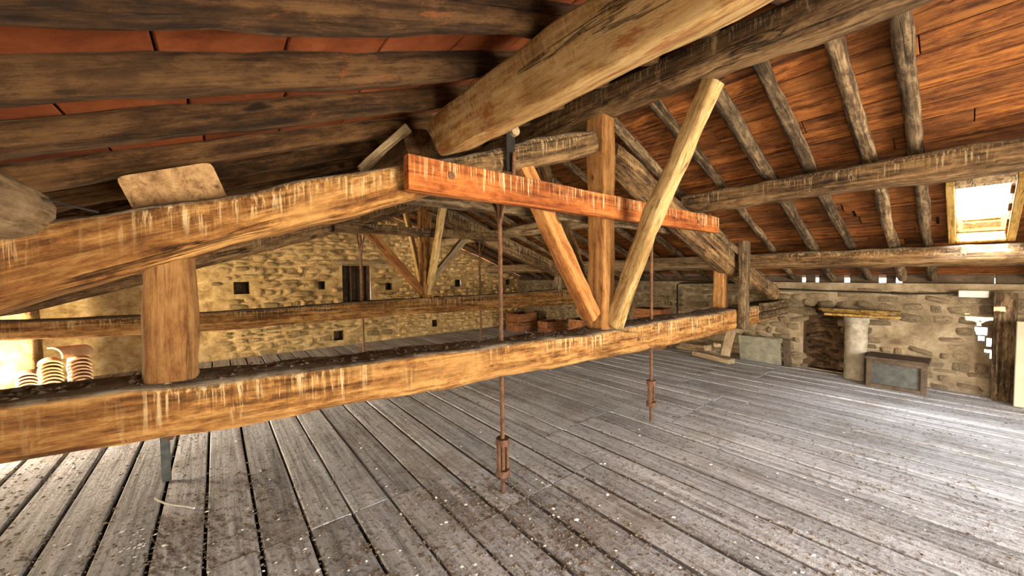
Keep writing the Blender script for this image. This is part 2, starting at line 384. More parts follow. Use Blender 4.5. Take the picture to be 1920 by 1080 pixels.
# ------------------------------------------------------------------ WALLS
def stone_meshes(seed, n=14):
    out = []; rr = random.Random(seed)
    for q in range(n):
        V = []; Fc = []; g = 5; ph = rr.uniform(0, 99); sk = rr.uniform(-.10, .10); tap = rr.uniform(-.12, .12)
        for i in range(g):
            for j in range(g):
                x, z = i/(g-1)-.5, j/(g-1)-.5
                cut = max(0, abs(x)+abs(z)-0.78)
                x2 = x*(1-cut*0.8)+sk*z*(1 if abs(x) > .4 else .6)+0.05*noise.noise(Vector((x*3+ph, z*3, 0)))
                z2 = z*(1-cut*0.8)*(1+tap*x*2)+0.06*noise.noise(Vector((x*3, z*3+ph, 4)))
                rim = max(abs(x), abs(z))*2
                d = (0.62 if rim < .3 else 0.55) if rim < .8 else -0.4
                d += 0.30*noise.noise(Vector((x*2.6+ph, z*2.6, 9)))
                V.append((x2, -d, z2))
        for i in range(g-1):
            for j in range(g-1): Fc.append((i*g+j, (i+1)*g+j, (i+1)*g+j+1, i*g+j+1))
        me = mesh('stone', V, Fc); me.shade_smooth(); out.append(me)
    return out
def lay_stones(u0, u1, v0, vtop, keep, place, seed, wm, hm, proud):
    rr = random.Random(seed); ms = stone_meshes(seed); out = []; v = v0
    while v < 3.4:
        h = rr.uniform(*hm); u = u0+rr.uniform(-.2, 0)
        while u < u1:
            w = rr.uniform(*wm)*rr.choice((.7, 1, 1, 1.35)); cu, cv = u+w/2, v+h/2+rr.uniform(-.03, .03)
            if cv+h*.4 < vtop(cu) and keep(cu, cv, w, h):
                s = Matrix.Diagonal((w*.95, rr.uniform(*proud)*1.6, h*rr.uniform(.75, 1.2), 1))
                out.append((rr.choice(ms), place(cu, cv) @ Matrix.Rotation(rr.gauss(0, .11), 4, 'Y') @ s))
            u += w
        v += h
    return out
# far gable wall (Y = YG): putlog holes and a small window
def gable_rect(u, v, w, h, d=0.3): p = PY(u, v, YG); return (p.x-w/2, p.x+w/2, p.z-h/2, p.z+h/2, d)
wa, wb_ = PY(641, 498, YG), PY(695, 566, YG)
GH = [(wa.x, wb_.x, wb_.z, wa.z, 0.38)] + [gable_rect(u, v, w, h) for u, v, w, h in
      ((453, 540, .25, .24), (603, 535, .14, .18), (729, 537, .16, .17), (858, 531, .17, .2), (952, 529, .15, .17), (815, 606, .14, .18), (635, 629, .2, .22))]
GH = [tuple(round(x, 3) for x in h) for h in GH]
wg = holed('wall_rear', lin(XL-.4, XR+.6, 60), lin(0-.06, 3.5, 30), GH, lambda u, v, d: (u, YG+d+(0.025*noise.noise(Vector((u*1.7, v*1.7, 3))) if d == 0 else 0), v),
           MORTAR, hole_mat=SOOT, top=lambda u: zb(u)-0.002)
tag(wg, kind='structure')
def keep_g(u, v, w, h):
    if any(H[0]-w*.5 < u < H[1]+w*.5 and H[2]-h*.55 < v < H[3]+h*.55 for H in GH): return False
    if v > GH[0][3]-.02 and v < GH[0][3]+.16 and GH[0][0]-.25 < u < GH[0][1]+.45: return False       # lintel
    bare = 0.35+0.5*noise.noise(Vector((u*.9, v*1.3, 2)))+(0.55 if u > 0.0 else -0.8)+(0.18 if v > 0.4 else -0.25)
    return bare > 0.30
st = lay_stones(XL, XR, 0.02, lambda u: zb(u)-.08, keep_g, lambda u, v: Matrix.Translation((u, YG, v)), 11, (.13, .34), (.07, .16), (.04, .10))
pieces('stone', st, wg, STONE, 300)
# right eave wall (X = XR)
WTOP = 1.40
nic0, nic1 = PX(1583, 640, XR).y, PX(1506, 640, XR).y
RH = [(round(nic0, 3), round(nic1, 3), 0.02, 1.06, 0.16)]
for u0, u1, v0, v1 in ((1832, 1849, 601, 613), (1828, 1851, 613, 630), (1834, 1846, 630, 641), (1850, 1861, 634, 652), (1846, 1858, 655, 664), (1856, 1870, 656, 676),
                       (1859, 1868, 676, 690), (1866, 1876, 693, 712), (1863, 1874, 714, 728), (1872, 1882, 716, 742)):
    a, b = PX(u0, v0, XR), PX(u1, v1, XR); RH.append((round(b.y, 3), round(a.y, 3), round(max(b.z, .02), 3), round(a.z, 3), 0.12))
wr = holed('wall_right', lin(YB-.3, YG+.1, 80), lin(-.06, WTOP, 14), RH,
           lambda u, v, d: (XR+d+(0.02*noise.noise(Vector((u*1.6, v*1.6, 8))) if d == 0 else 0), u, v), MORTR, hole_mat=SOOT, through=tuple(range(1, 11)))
tag(wr, kind='structure')
bm = bmesh.new(); bm.from_mesh(wr.data)
for a, b in zip(lin(YB-.3, YG+.1, 1), lin(YB-.3, YG+.1, 1)[1:]):
    q = [bm.verts.new(c) for c in ((XR-.02, a, WTOP), (XR+.34, a, WTOP), (XR+.34, b, WTOP), (XR-.02, b, WTOP))]; bm.faces.new(q)
bm.to_mesh(wr.data); bm.free()
def keep_r(u, v, w, h):
    if RH[0][0]+.02 < u < RH[0][1]-.02 and v < RH[0][3]: return False
    if any(H[0]-w*.35 < u < H[1]+w*.25 and H[2]-h*.2 < v < H[3]+h*.2 for H in RH[1:]): return False
    return 0.68+0.7*noise.noise(Vector((u*1.1, v*1.6, 12)))+(0.35 if u > RH[0][1] else -0.05)+(0.2 if v < .35 else 0) > 0.52
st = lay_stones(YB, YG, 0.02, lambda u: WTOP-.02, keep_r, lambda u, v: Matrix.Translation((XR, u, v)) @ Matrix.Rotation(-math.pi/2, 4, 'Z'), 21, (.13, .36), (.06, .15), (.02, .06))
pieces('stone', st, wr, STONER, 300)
st = lay_stones(RH[0][0], RH[0][1], 0.02, lambda u: RH[0][3], lambda u, v, w, h: RH[0][0]+w*.4 < u < RH[0][1]-w*.4, lambda u, v: Matrix.Translation((XR+.15, u, v)) @ Matrix.Rotation(-math.pi/2, 4, 'Z'), 33, (.12, .26), (.06, .12), (.03, .09))
pieces('sooty_stone', st, wr, SOOT, 300)
# left eave wall with a low window, and the gable behind the camera with its loading opening
LH = [(-2.25, -0.15, 0.40, 1.20, 0.28), (5.2, 7.3, 0.40, 1.20, 0.28)]
wl = holed('wall_left', lin(YB-.3, YG+.1, 40), lin(-.06, 1.42, 8), LH, lambda u, v, d: (XL-d, u, v), MORTAR, through=(0, 1)); tag(wl, kind='structure')
BH = [(0.8, 4.4, 0.12, 1.9, 0.3)]
wf = holed('wall_front', lin(XL-.4, XR+.6, 30), lin(-.06, 3.5, 14), BH, lambda u, v, d: (u, YB-d, v), MORTAR, top=lambda u: zb(u)-0.002, through=(0,)); tag(wf, kind='structure')

# ------------------------------------------------------------------ ROOF: right slope of boards on round rafters, left slope of terracotta on hewn rafters
def roof_hit(u, v):
    d = ray(u, v); lo, hi = 0.1, 30
    t = (RZ+RD+SL*RX-EYE.z - SL*EYE.x)/(d.z+SL*d.x); return EYE+d*t
c4 = [roof_hit(*q) for q in ((1776, 352), (1890, 325), (1903, 432), (1806, 446))]
SKX0, SKX1 = c4[0].x*.5+c4[1].x*.5, c4[2].x*.5+c4[3].x*.5
SKY0, SKY1 = c4[1].y*.5+c4[2].y*.5, c4[0].y*.5+c4[3].y*.5
print('skylight', SKX0, SKX1, SKY0, SKY1)
slope_map = lambda sgn, off: (lambda u, v, d: (u, v, RZ+off+d-SL*sgn*(u-RX)))
cr = holed('ceiling_right', [RX-.1, 7.72], [YB-.5, YG+.5], [(SKX0, SKX1, SKY0, SKY1, 0.16)], slope_map(1, RD+.04), SHEET, hole_mat=BOARD, through=(0,)); tag(cr, kind='structure')
cl = holed('ceiling_left', [XL-.6, RX+.1], [YB-.5, YG+.5], [], slope_map(-1, RD+.04), SHEET); tag(cl, kind='structure')
RR = Matrix.Rotation(CA, 4, 'Y')       # right slope falls towards +X
# boards run along the ridge
bw = 0.175; items = []; rb = random.Random(5); bcache = {}
def board_mesh(L, w):
    k = (round(L, 1), w)
    if k not in bcache: bcache[k] = boxmesh('roof_board', k[0]-.006, w, 0.022, 0.003)
    return bcache[k]
nb = int((7.66-RX)/(bw*math.cos(CA)))+1
for i in range(nb):
    xc = RX+0.05+(i+.5)*bw*math.cos(CA); y = YB-.4-rb.uniform(0, 1.6)
    cuts = []
    while y < YG+.2:
        L = rb.choice((2.0, 2.4, 3.0)); cuts.append((y, min(y+L, YG+.3))); y += L
    if xc+bw*.42 > SKX0 and xc-bw*.42 < SKX1:
        cuts = [(a, b) for a, b in cuts if b <= SKY0 or a >= SKY1] + [(a, SKY0) for a, b in cuts if a < SKY0 < b] + [(SKY1, b) for a, b in cuts if a < SKY1 < b]
    for a, b in cuts:
        if b-a < .12: continue
        items.append((board_mesh(b-a, bw-.008), Matrix.Translation((xc, (a+b)/2, zb(xc)+.014+rb.uniform(-.004, .004))) @ RR @ Matrix.Rotation(math.pi/2, 4, 'Z')))
pieces('roof_board', items, cr, BOARD, 300)
yr = [-3.2, -2.75, -2.3, -1.85, -1.42, -1.0, -.58, -.5, .52-.28, .595, .96, 1.33, 1.82, 2.3]; yr = [-3.2, -2.6, -2.0, -1.4, -.95, -.5, .30, .62, .97, 1.36, 1.82, 2.3]
yr += [2.3+.47*i for i in range(1, 14)]
rj = random.Random(9)
for y in yr:
    d = rj.uniform(.095, .12); a = rj.uniform(-.04, .04); b = rj.uniform(-.04, .04)
    p0 = Vector((RX+.08, y+a, zr(RX+.08)+RD-d/2)); p1 = Vector((7.58, y+b, zr(7.58)+RD-d/2))
    mid = p0.lerp(p1, .5)+Vector((0, rj.uniform(-.03, .03), 0))
    beam('rafter', [p0, mid, p1], [d, d*.95, d*.85], d, GREYW, cr, e=0.85, wob=.012, rough=.006, seg=12, n=40)
# left slope: big square rafters and flat terracotta between them
yl = [-3.1, -2.6, -2.1, -1.6, -1.12, -.67, -.22, .23, .68] + [1.06, 1.49, 1.92] + [2.42+.47*i for i in range(14)]
for y in yl:
    w = rj.uniform(.075, .095); h = .112; a = rj.uniform(-.03, .03)
    p0 = Vector((XL-.3, y+w/2+a, zr(XL-.3)+.056)); p1 = Vector((RX-.02, y+w/2, zr(RX)+.052))
    mid = p0.lerp(p1, .6)+Vector((0, rj.uniform(-.02, .02), 0))
    beam('rafter', [p0, mid, p1], w, h, DARK, cl, e=0.42, wob=.012, rough=.007, n=50)
tl = 0.345; items = []; tm = [boxmesh('roof_tile', tl-.008, wd, .03, .004) for wd in (.44, .46, .47, .49, .50)]
rt = random.Random(4)
for a, b in zip(yl, yl[1:]):
    wd = min((.44, .46, .47, .49, .50), key=lambda q: abs(q-(b-a-.005))); me = tm[(.44, .46, .47, .49, .50).index(wd)]
    s0 = rt.uniform(0, .3); x = RX-.03-s0*.9
    while x > XL-.4:
        xc = x-tl*.5*math.cos(CA)
        items.append((me, Matrix.Translation((xc, (a+b)/2+.04, zb(xc)+.022+rt.uniform(-.003, .003))) @ Matrix.Rotation(-CA+rt.uniform(-.008, .008), 4, 'Y')))
        x -= tl*math.cos(CA)
pieces('roof_tile', items, cl, TERRA, 300)
# roof window: lining boards, bar and pane
wn = empty('window_1', ((SKX0+SKX1)/2, (SKY0+SKY1)/2, zb((SKX0+SKX1)/2))); tag(wn, kind='structure')
xm, ym = (SKX0+SKX1)/2, (SKY0+SKY1)/2; sl_len = (SKX1-SKX0)/math.cos(CA); R3 = RR.to_3x3()
upn = Vector((math.sin(CA), 0, math.cos(CA)))
def sk(x, y, off): return Vector((x, y, zb(x)))+upn*off
for y in (SKY0-.03, SKY1+.03): box('jamb_board', sk(xm, y, .055), (sl_len+.12, .055, .24), YBRD, wn, R3)
box('head_board', sk(SKX0-.03, ym, .055), (.055, SKY1-SKY0, .24), OFFC, wn, R3)
box('sill_board', sk(SKX1+.03, ym, .055), (.055, SKY1-SKY0, .24), YBRD, wn, R3)
box('sash_bar', sk(SKX1-.12, ym, .13), (.05, SKY1-SKY0-.08, .035), YBRD, wn, R3)
box('pane', sk(xm, ym, .15), (sl_len, SKY1-SKY0, .004), GLASS, wn, R3, bev=0)

# ------------------------------------------------------------------ PURLINS AND RIDGE
YA, YT = 2.1, 5.72                       # planes of the two trusses
beam('ridge_beam', [(RX, YB+.1, RZ-.12), (RX+.03, -.6, RZ-.14), (RX-.02, 2.1, RZ-.12), (RX, 5, RZ-.12), (RX, YG-.02, RZ-.12)], .25, .235, BROWN, e=.55, wob=.02, rough=.012, n=80)
tag(bpy.data.objects['ridge_beam'], 'long weathered ridge log running under the roof peak above both king posts', 'beam')
def purlin(pts, w, h, mat, label, **kw):
    o = beam('purlin', pts, w, h, mat, **kw); return tag(o, label, 'beam', 'roof purlins')
def pz(x, h): return zr(x)-h/2-.030
purlin([(1.17, YB+.1, pz(1.17, .24)), (1.16, 2.03, pz(1.16, .24))], .27, .235, PALE, 'big pale square-hewn purlin ending in mid-air above the near rafter, lit yellow', e=.24, wob=.01, rough=.008, n=70, up=(-.347, 0, .938))
purlin([(-.58, YB+.1, pz(-.58, .2)), (-.55, 2.04, pz(-.55, .2)-.02)], .24, .2, LOGP, 'round log purlin whose cut end shows at the left edge of the picture', e=.9, wob=.012)
purlin([(-.12, 2.22, pz(-.12, .2)-.025), (-.12, YT-.2, pz(-.12, .2)-.025)], .34, .205, BLOCKW, 'wide squared purlin with a smooth pale end face above the left of the near rafter', e=.16, wob=.004, rough=.003, up=(-.347, 0, .938))
purlin([(1.08, 2.3, pz(1.08, .2)), (1.1, YG-.02, pz(1.1, .2))], .2, .2, DARK, 'dark purlin on the tiled slope between the near truss and rear wall', e=.5, up=(-.347, 0, .938))
purlin([(4.42, YB+.1, 2.405), (4.45, -.4, 2.395), (4.45, 1.0, 2.405), (4.43, 2.16, 2.39)], .22, .225, BROWN, 'streaked round purlin under the red boards, upper of the two nearest the roof window', e=.55, wob=.014, rough=.009, n=70)
purlin([(4.45, 2.32, 2.40), (4.45, 5.9, 2.39)], .2, .2, OFFC, 'pale log purlin between the two trusses on the boarded slope', e=.7, wob=.014)
purlin([(4.45, 5.95, 2.39), (4.45, YG-.02, 2.39)], .2, .2, OFFC, 'pale log purlin between the far truss and the rear wall', e=.7, wob=.014)
purlin([(6.33, YB+.1, 1.735), (6.33, 2.3, 1.735)], .2, .2, BROWN, 'lower purlin beneath the roof window with sunlight striking its top', e=.4, wob=.012, rough=.008, n=70, up=(.347, 0, .938))
purlin([(6.33, 2.34, 1.735), (6.33, 5.9, 1.73)], .2, .2, OFFC, 'lower squared purlin low over the right wall between the trusses', e=.35, up=(.347, 0, .938))
purlin([(6.33, 5.95, 1.735), (6.33, YG-.02, 1.73)], .2, .2, OFFC, 'short lower purlin in the far right corner beside the rear wall', e=.35, up=(.347, 0, .938))

# ------------------------------------------------------------------ TRUSSES
def edge_beam(name, rows, yf, w, mat, parent, extra0=None, extra1=None, **kw):
    """rows: (u, v_top, v_bottom) of the front face, which stands in the plane Y = yf."""
    pts = []; hs = []
    for u, a, b in rows:
        A, B = PY(u, a, yf), PY(u, b, yf); pts.append((A+B)/2+Vector((0, w/2, 0))); hs.append((A-B).length)
    if extra0: pts.insert(0, Vector((extra0[0], yf+w/2, extra0[1]))); hs.insert(0, extra0[2])
    if extra1: pts.append(Vector((extra1[0], yf+w/2, extra1[1]))); hs.append(extra1[2])
    d = (pts[-1]-pts[0]).normalized(); hs = [h*math.hypot(d.x, d.y) for h in hs]
    return beam(name, pts, w, hs, mat, parent, **kw)
def nut(name, c, r, h, mat, parent, axis='Z', seg=6):
    d = Vector((0, 0, 1)) if axis == 'Z' else Vector((0, 1, 0))
    return tube(name, [Vector(c)-d*h/2, Vector(c)+d*h/2], r, mat, parent, seg=seg)
def hanger(parent, x, y, z0, z1, tb, r=.016, fork=True):
    rod = tube('hanger_rod', [(x, y, z0), (x, y, z1)], r, IRON, parent)
    if fork:     # forged stirrup clasping the timber above
        for s in (-1, 1): tube('stirrup', [(x, y, z1-.32), (x, y+s*.05, z1-.17), (x, y+s*.16, z1-.05), (x, y+s*.17, z1+.16)], .014, IRON, rod, seg=8)
    if tb is not None:
        for s in (-1, 1):
            box('turnbuckle_bar', (x+s*.037, y, tb), (.02, .034, .27), IRON, rod, bev=.005)
        for s in (-1, 1): nut('turnbuckle_nut', (x, y, tb+s*.115), .05, .045, IRON, rod, seg=8)
    return rod
# ---- near truss
tA = empty('roof_truss', (RX, YA, 0.0))
tag(tA, 'near roof truss with long tie beam, red collar plank and hanging iron rods', 'roof truss', 'roof trusses')
tie = edge_beam('tie_beam', [(0, 765, 876), (206, 736, 844), (428, 712, 806), (640, 687, 767), (900, 653, 720), (1100, 627, 680), (1271, 598, 646), (1385, 580, 618)],
          1.95, .34, OAK, tA, extra0=(-2.62, 1.14, .2), extra1=(7.4, .96, .25), e=.22, wob=.01, rough=.008, n=90)
edge_beam('principal_rafter', [(0, 420, 582), (218, 389, 519), (416, 363, 464), (640, 323, 412), (760, 307, 378), (815, 297, 364)],
          1.98, .25, OAK, tA, extra0=(-2.3, .98, .27), e=.34, wob=.008, rough=.007, n=80)
edge_beam('principal_rafter', [(1160, 260, 300), (1225, 322, 372), (1351, 441, 492), (1385, 474, 522), (1460, 533, 560)], 2.0, .23, BROWN, tA,
          extra1=(7.42, 1.08, .2), e=.55, wob=.014, rough=.008, n=60)
edge_beam('rafter_log', [(812, 299, 362), (870, 288, 347), (973, 264, 319), (1120, 238, 286)], 2.0, .22, BROWN, tA, e=.6, wob=.012, rough=.008)
kz0 = 1.02
beam('king_post', [(RX-.02, YA, kz0), (RX-.02, YA+.0, RZ-.23)], .19, .17, POSTW, tA, e=.2, up=(1, 0, 0))
# collar: two planks clasping the truss, wedge bolts
edge_beam('collar_plank', [(766, 287, 354), (1349, 408, 437)], 1.88, .065, REDW, tA, e=.1, wob=.003, rough=.0015, seg=12)
beam('collar_plank', [(.95, 2.30, 2.15), (4.6, 2.30, 2.15)], .06, .17, GREYW, tA, e=.12, wob=.004, rough=.002)
for u, v in ((845, 330), (1308, 416)):
    p = PY(u, v, 1.885); nut('bolt_head', p, .022, .03, IRON, tA, 'Y')
a, b = PY(957, 232, 1.97), PY(957, 322, 1.97)
box('iron_strap', (a+b)/2, (.075, .022, (a-b).length), BLACK, tA); nut('wooden_peg', PY(963, 247, 1.955), .034, .05, OFFC, tA, 'Y', seg=12)
# struts and braces
beam('strut', [PY(1118, 592, YA)-Vector((.06, 0, 0)), PY(978, 312, YA)], .13, .13, ORNG, tA, e=.2, up=(0, 1, 0), wob=.006)
beam('brace', [(RX+.02, YA-.10, 1.14), (RX+.03, 1.62, 2.05), (RX+.02, 1.16, RZ-.27)], [.14, .13, .12], [.12, .14, .13], YELW, tA, e=.35, up=(1, 0, 0), wob=.018, rough=.008)
beam('brace', [(RX, YA+.10, 1.16), (RX, 2.95, RZ-.27)], .12, .11, BROWN, tA, e=.35, up=(1, 0, 0), wob=.012)
# posts
pl = PY(320, 703, 2.0); beam('queen_post', [(pl.x, 2.09, pl.z-.03), (pl.x+.005, 2.09, PY(320, 476, 2.0).z)], .175, .165, POSTW, tA, e=.6, up=(1, 0, 0), wob=.01, rough=.008)
pr = PY(1394, 608, 1.9); beam('queen_post', [(pr.x, 1.90, pr.z-.06), (pr.x, 1.90, PY(1394, 452, 1.9).z)], .09, .19, GREYW, tA, e=.2, up=(1, 0, 0), wob=.006)
beam('queen_post', [(5.53, 2.2, 1.04), (5.53, 2.2, 1.78)], .15, .15, POSTW, tA, e=.3, up=(1, 0, 0))
# plates bolted across the splice of the tie beam at the wall end
for dz in (-.055, .075):
    beam('splice_plate', [(6.25, 1.915, .985+dz), (7.4, 1.915, .985+dz)], .06, .115, GREYW, tA, e=.12, wob=.003, rough=.002)
for x in (6.4, 6.75, 7.1): nut('bolt_head', (x, 1.88, 1.0+.03*math.sin(x*9)), .02, .03, IRON, tA, 'Y')
r2, r3 = PZ(945, 925), PZ(1234, 795)
hanger(tA, r2.x, YA, -.02, 2.25, .27)
hanger(tA, r3.x, YA, -.02, 2.35, .31)
# ---- far truss
tB = empty('roof_truss', (RX, YT, 0.0))
tag(tB, 'far roof truss standing between the near truss and the stone gable wall', 'roof truss', 'roof trusses')
tieB = edge_beam('tie_beam', [(0, 602, 640), (150, 598, 634), (355, 588, 624), (600, 572, 604), (800, 558, 588), (950, 550, 579), (1083, 541, 570)], YT-.12, .26, OAK, tB,
          extra0=(-2.62, 1.2, .26), extra1=(7.42, 1.13, .26), e=.3, wob=.01, rough=.007, n=80)
edge_beam('principal_rafter', [(80, 542, 580), (356, 470, 508), (600, 410, 445), (786, 362, 392)], YT-.11, .22, BROWN, tB, extra0=(-2.4, 1.2, .24), e=.4, wob=.01)
edge_beam('principal_rafter', [(804, 372, 404), (900, 420, 452), (1062, 498, 524)], YT-.11, .22, BROWN, tB, extra1=(7.4, 1.2, .22), e=.4, wob=.012)
beam('king_post', [(RX, YT, 1.22), (RX, YT, RZ-.24)], .2, .18, OAK, tB, e=.2, up=(1, 0, 0))
beam('strut', [PY(792, 548, YT), PY(683, 425, YT)], .12, .12, ORNG, tB, e=.2, up=(0, 1, 0))
beam('strut', [PY(806, 528, YT), PY(886, 430, YT)], .11, .11, OFFC, tB, e=.2, up=(0, 1, 0))
beam('brace', [(RX, YT-.1, 1.28), (RX, 4.98, RZ-.26)], .10, .10, YELW, tB, e=.3, up=(1, 0, 0), wob=.01)
beam('brace', [(RX, YT+.1, 1.3), (RX, 6.6, RZ-.26)], .09, .09, YELW, tB, e=.3, up=(1, 0, 0), wob=.01)
beam('collar_plank', [(1.3, YT-.19, 2.28), (4.2, YT-.19, 2.28)], .06, .14, BROWN, tB, e=.12)
pb = PY(1047, 541, YT); beam('queen_post', [(pb.x, YT, 1.2), (pb.x, YT, 1.85)], .15, .15, OFFC, tB, e=.5, up=(1, 0, 0))
for u in (678, 900): hanger(tB, PY(u, 520, YT).x, YT-.0, -.02, 2.2, None, r=.018)

o = beam('batten', [PY(676, 318, 2.27), PY(764, 240, 2.27)], .03, .055, OFFC, None, e=.15, up=(0, 0, 1), wob=.004); tag(o, 'short pale batten leaning up from the near rafter to the end of the big purlin', 'board')
# debris lying on the near tie beam
def bits(name, pts, mat, parent, smin, smax, flat, seed):
    rr = random.Random(seed); V = []; Fc = []
    for p in pts:
        s = rr.uniform(smin, smax)*rr.choice((.6, 1, 1, 1.5)); a = rr.uniform(0, 6.28); b = len(V); el = rr.uniform(.5, 1.0)
        ca, sa = math.cos(a), math.sin(a)
        for x, y, z in ((1, 0, .2), (0, el, .3), (-.9, .1, .2), (-.1, -el, .25), (.1, 0, 1), (0, 0, -.3)):
            V.append((p[0]+s*(x*ca-y*sa), p[1]+s*(x*sa+y*ca), p[2]+s*flat*z))
        for k in range(4): Fc += [(b+k, b+(k+1) % 4, b+4), (b+(k+1) % 4, b+k, b+5)]
    return tag(link_mesh(name, mesh(name, V, Fc), mat, parent), kind='stuff')
rr = random.Random(31)
def tie_top(x):   # height of the tie's upper face
    best = [v.co for v in tie.data.vertices]; return x
tv = [tie.matrix_world @ v.co for v in tie.data.vertices] if False else [(tA.matrix_basis @ tie.matrix_basis) @ v.co for v in tie.data.vertices]
tb_x = np.array([v.x for v in tv]); tb_z = np.array([v.z for v in tv])
def ztop(x): m = np.abs(tb_x-x) < .09; return float(tb_z[m].max()) if m.any() else 1.1
pts = []
for i in range(1500):
    x = rr.uniform(-.9, 6.0); pts.append((x, rr.gauss(2.14, .07), ztop(x)-.004))
pts = [p for p in pts if 1.99 < p[1] < 2.27]
bits('dirt', pts, DIRT, tie, .006, .016, .55, 5)

# ------------------------------------------------------------------ THINGS AGAINST THE RIGHT WALL
# cement flue pipe with collar
pp = PZ(1602, 711); pp.x = XR-.20
pipe = empty('flue_pipe', (pp.x, pp.y, 0)); tag(pipe, 'grey cement flue pipe standing against the right wall beside the sooty patch', 'pipe')
zp = PX(1602, 603, pp.x).z
tube('pipe_shaft', [(pp.x, pp.y, z) for z in lin(.004, zp, 10)], [.125+.003*math.sin(i*2.1) for i in range(11)], FIBRO, pipe, seg=24)
tube('pipe_socket', [(pp.x, pp.y, z) for z in (zp-.02, zp-.01, zp+.07, zp+.08)], [.128, .14, .14, .11], FIBRO, pipe, seg=24)
for i, (dy, dz, L, rz, dx, lab) in enumerate(((-.05, .10, .80, .10, -.02, 'lower ochre board laid across the top of the flue pipe'), (.03, .136, .72, -.16, .06, 'middle ochre board of the three lying on the flue pipe'), (-.02, .172, .86, .03, -.05, 'upper ochre board of the three lying on the flue pipe'))):
    o = box('loose_board', (pp.x+dx-.02, pp.y+dy, zp+dz), (.16, L, .034), YBRD, None, Matrix.Rotation(rz, 3, 'Z')); tag(o, lab, 'board', 'ochre boards on the pipe')
# grey metal chest with dark frame
b0, b1 = PZ(1618, 716), PZ(1692, 729)
yc = (b0.y+b1.y)/2-.14; xc = XR-.34
ch = empty('storage_chest', (xc, yc, 0)); tag(ch, 'low grey metal chest with dark wooden frame standing beside the flue pipe', 'chest')
cw, chh, cd = .56, .40, .40
box('body', (xc, yc, chh/2), (cd-.03, cw-.04, chh-.03), ZINC, ch)
box('lid', (xc, yc, chh+.0), (cd+.03, cw+.03, .035), CHAR, ch)
for sy in (-1, 1): box('frame_post', (xc-cd/2, yc+sy*(cw/2-.03), chh/2), (.035, .06, chh), CHAR, ch)
box('frame_rail', (xc-cd/2, yc, .03), (.033, cw-.1, .05), CHAR, ch); box('frame_rail', (xc-cd/2, yc, chh-.04), (.033, cw-.1, .05), CHAR, ch)
# leaning grey-green board and its narrow batten
g0, g1 = PZ(1398, 678), PZ(1446, 686)
Rl = Matrix.Rotation(-.22, 3, 'Y')
o = box('leaning_panel', (XR-.19, (g0.y+g1.y)/2, .24), (.03, .62, .46), GREENB, None, Rl); tag(o, 'grey-green board leaning on the stone wall right of the timber offcuts', 'board')
o = box('batten', (XR-.17, g1.y-.20, .24), (.04, .10, .47), CHAR, None, Rl); tag(o, 'narrow dark batten leaning beside the grey-green board', 'board')
# pile of offcuts under the end of the tie beam
of = [((1306, 650), .58, .16, .10, 1.10, .10, 'thick pale offcut lying highest at the left of the timber pile'), ((1336, 669), .70, .17, .08, 1.35, -.03, 'flat pale offcut lying at the front of the timber pile'),
      ((1346, 645), .30, .12, .07, .3, 0, 'short brown offcut block lying at the back of the timber pile')]
for (u, v), L, w, h, rz, ry, lab in of:
    p = PX(u, v, 7.0 if h > .09 else 6.78 if h > .07 else 7.15); o = box('timber_offcut', (p.x, p.y, max(p.z, h/2+.03)), (L, w, h), OFFC, None, Matrix.Rotation(rz, 3, 'Z') @ Matrix.Rotation(ry, 3, 'Y'), bev=.008); tag(o, lab, 'wood offcut', 'timber offcuts')
a, b = PX(1360, 668, 6.95), PX(1371, 622, 7.2)
o = beam('timber_offcut', [(a.x, a.y, max(a.z, .06)), b], .15, .07, OFFC, None, e=.2); tag(o, 'pale offcut leaning upright at the right end of the timber pile', 'wood offcut', 'timber offcuts')
# wall cable and bent conduit
cy = [PX(u, v, XR-.06) for u, v in ((1452, 541), (1530, 545), (1610, 547), (1700, 551), (1790, 550))]
o = tube('wall_cable', cy, .011, BLACK); tag(o, 'thin black cable running along the top of the right wall', 'cable')
cp = [PX(u, v, XR-.12) for u, v in ((1270, 588), (1270, 534), (1276, 531), (1385, 530))]
o = tube('bent_conduit', cp, .016, BLACK); tag(o, 'thin black bent pipe against the stone wall behind the near truss', 'pipe')
# pier and beige panel at the right edge
o = beam('upright_plank', [(XR-.15, PX(1883, 640, XR-.12).y, .003), (XR-.13, PX(1883, 640, XR-.12).y, 1.30)], .17, .09, GREYW, None, e=.3, up=(1, 0, 0)); tag(o, 'dark upright plank with rounded top at the right end of the wall', 'plank')
yy = PX(1900, 680, XR-.35).y
o = box('beige_panel', (XR-.35, yy-.46, .50), (.06, .9, .98), BEIGE, None); tag(o, 'plain beige panel standing at the right edge of the picture', 'panel')
o = box('pale_block', PX(1825, 551, XR-.05), (.10, .24, .085), FLAKE, None); tag(o, 'single pale brick sticking out high on the right wall', 'brick')
# eave boards between wall top and roof boards, with open gaps where daylight shows
gaps = sorted([(PX(u, v, XR+.1).y, w) for u, v, w in ((1507, 523, .022), (1532, 523, .02), (1588, 527, .030), (1655, 512, .035), (1686, 515, .028))])
y = YB; eb = []
for gy, gw in gaps + [(YG, 0)]:
    while y < gy-gw-.02:
        L = min(1.1, gy-gw-y); eb.append((y, y+L)); y += L
    y = gy+gw
for a, b in eb: box('eave_board', (XR+.12, (a+b)/2, (WTOP+zb(XR+.12))/2-.004), (.04, b-a-.006, zb(XR+.12)-WTOP-.005), CHAR, wr)
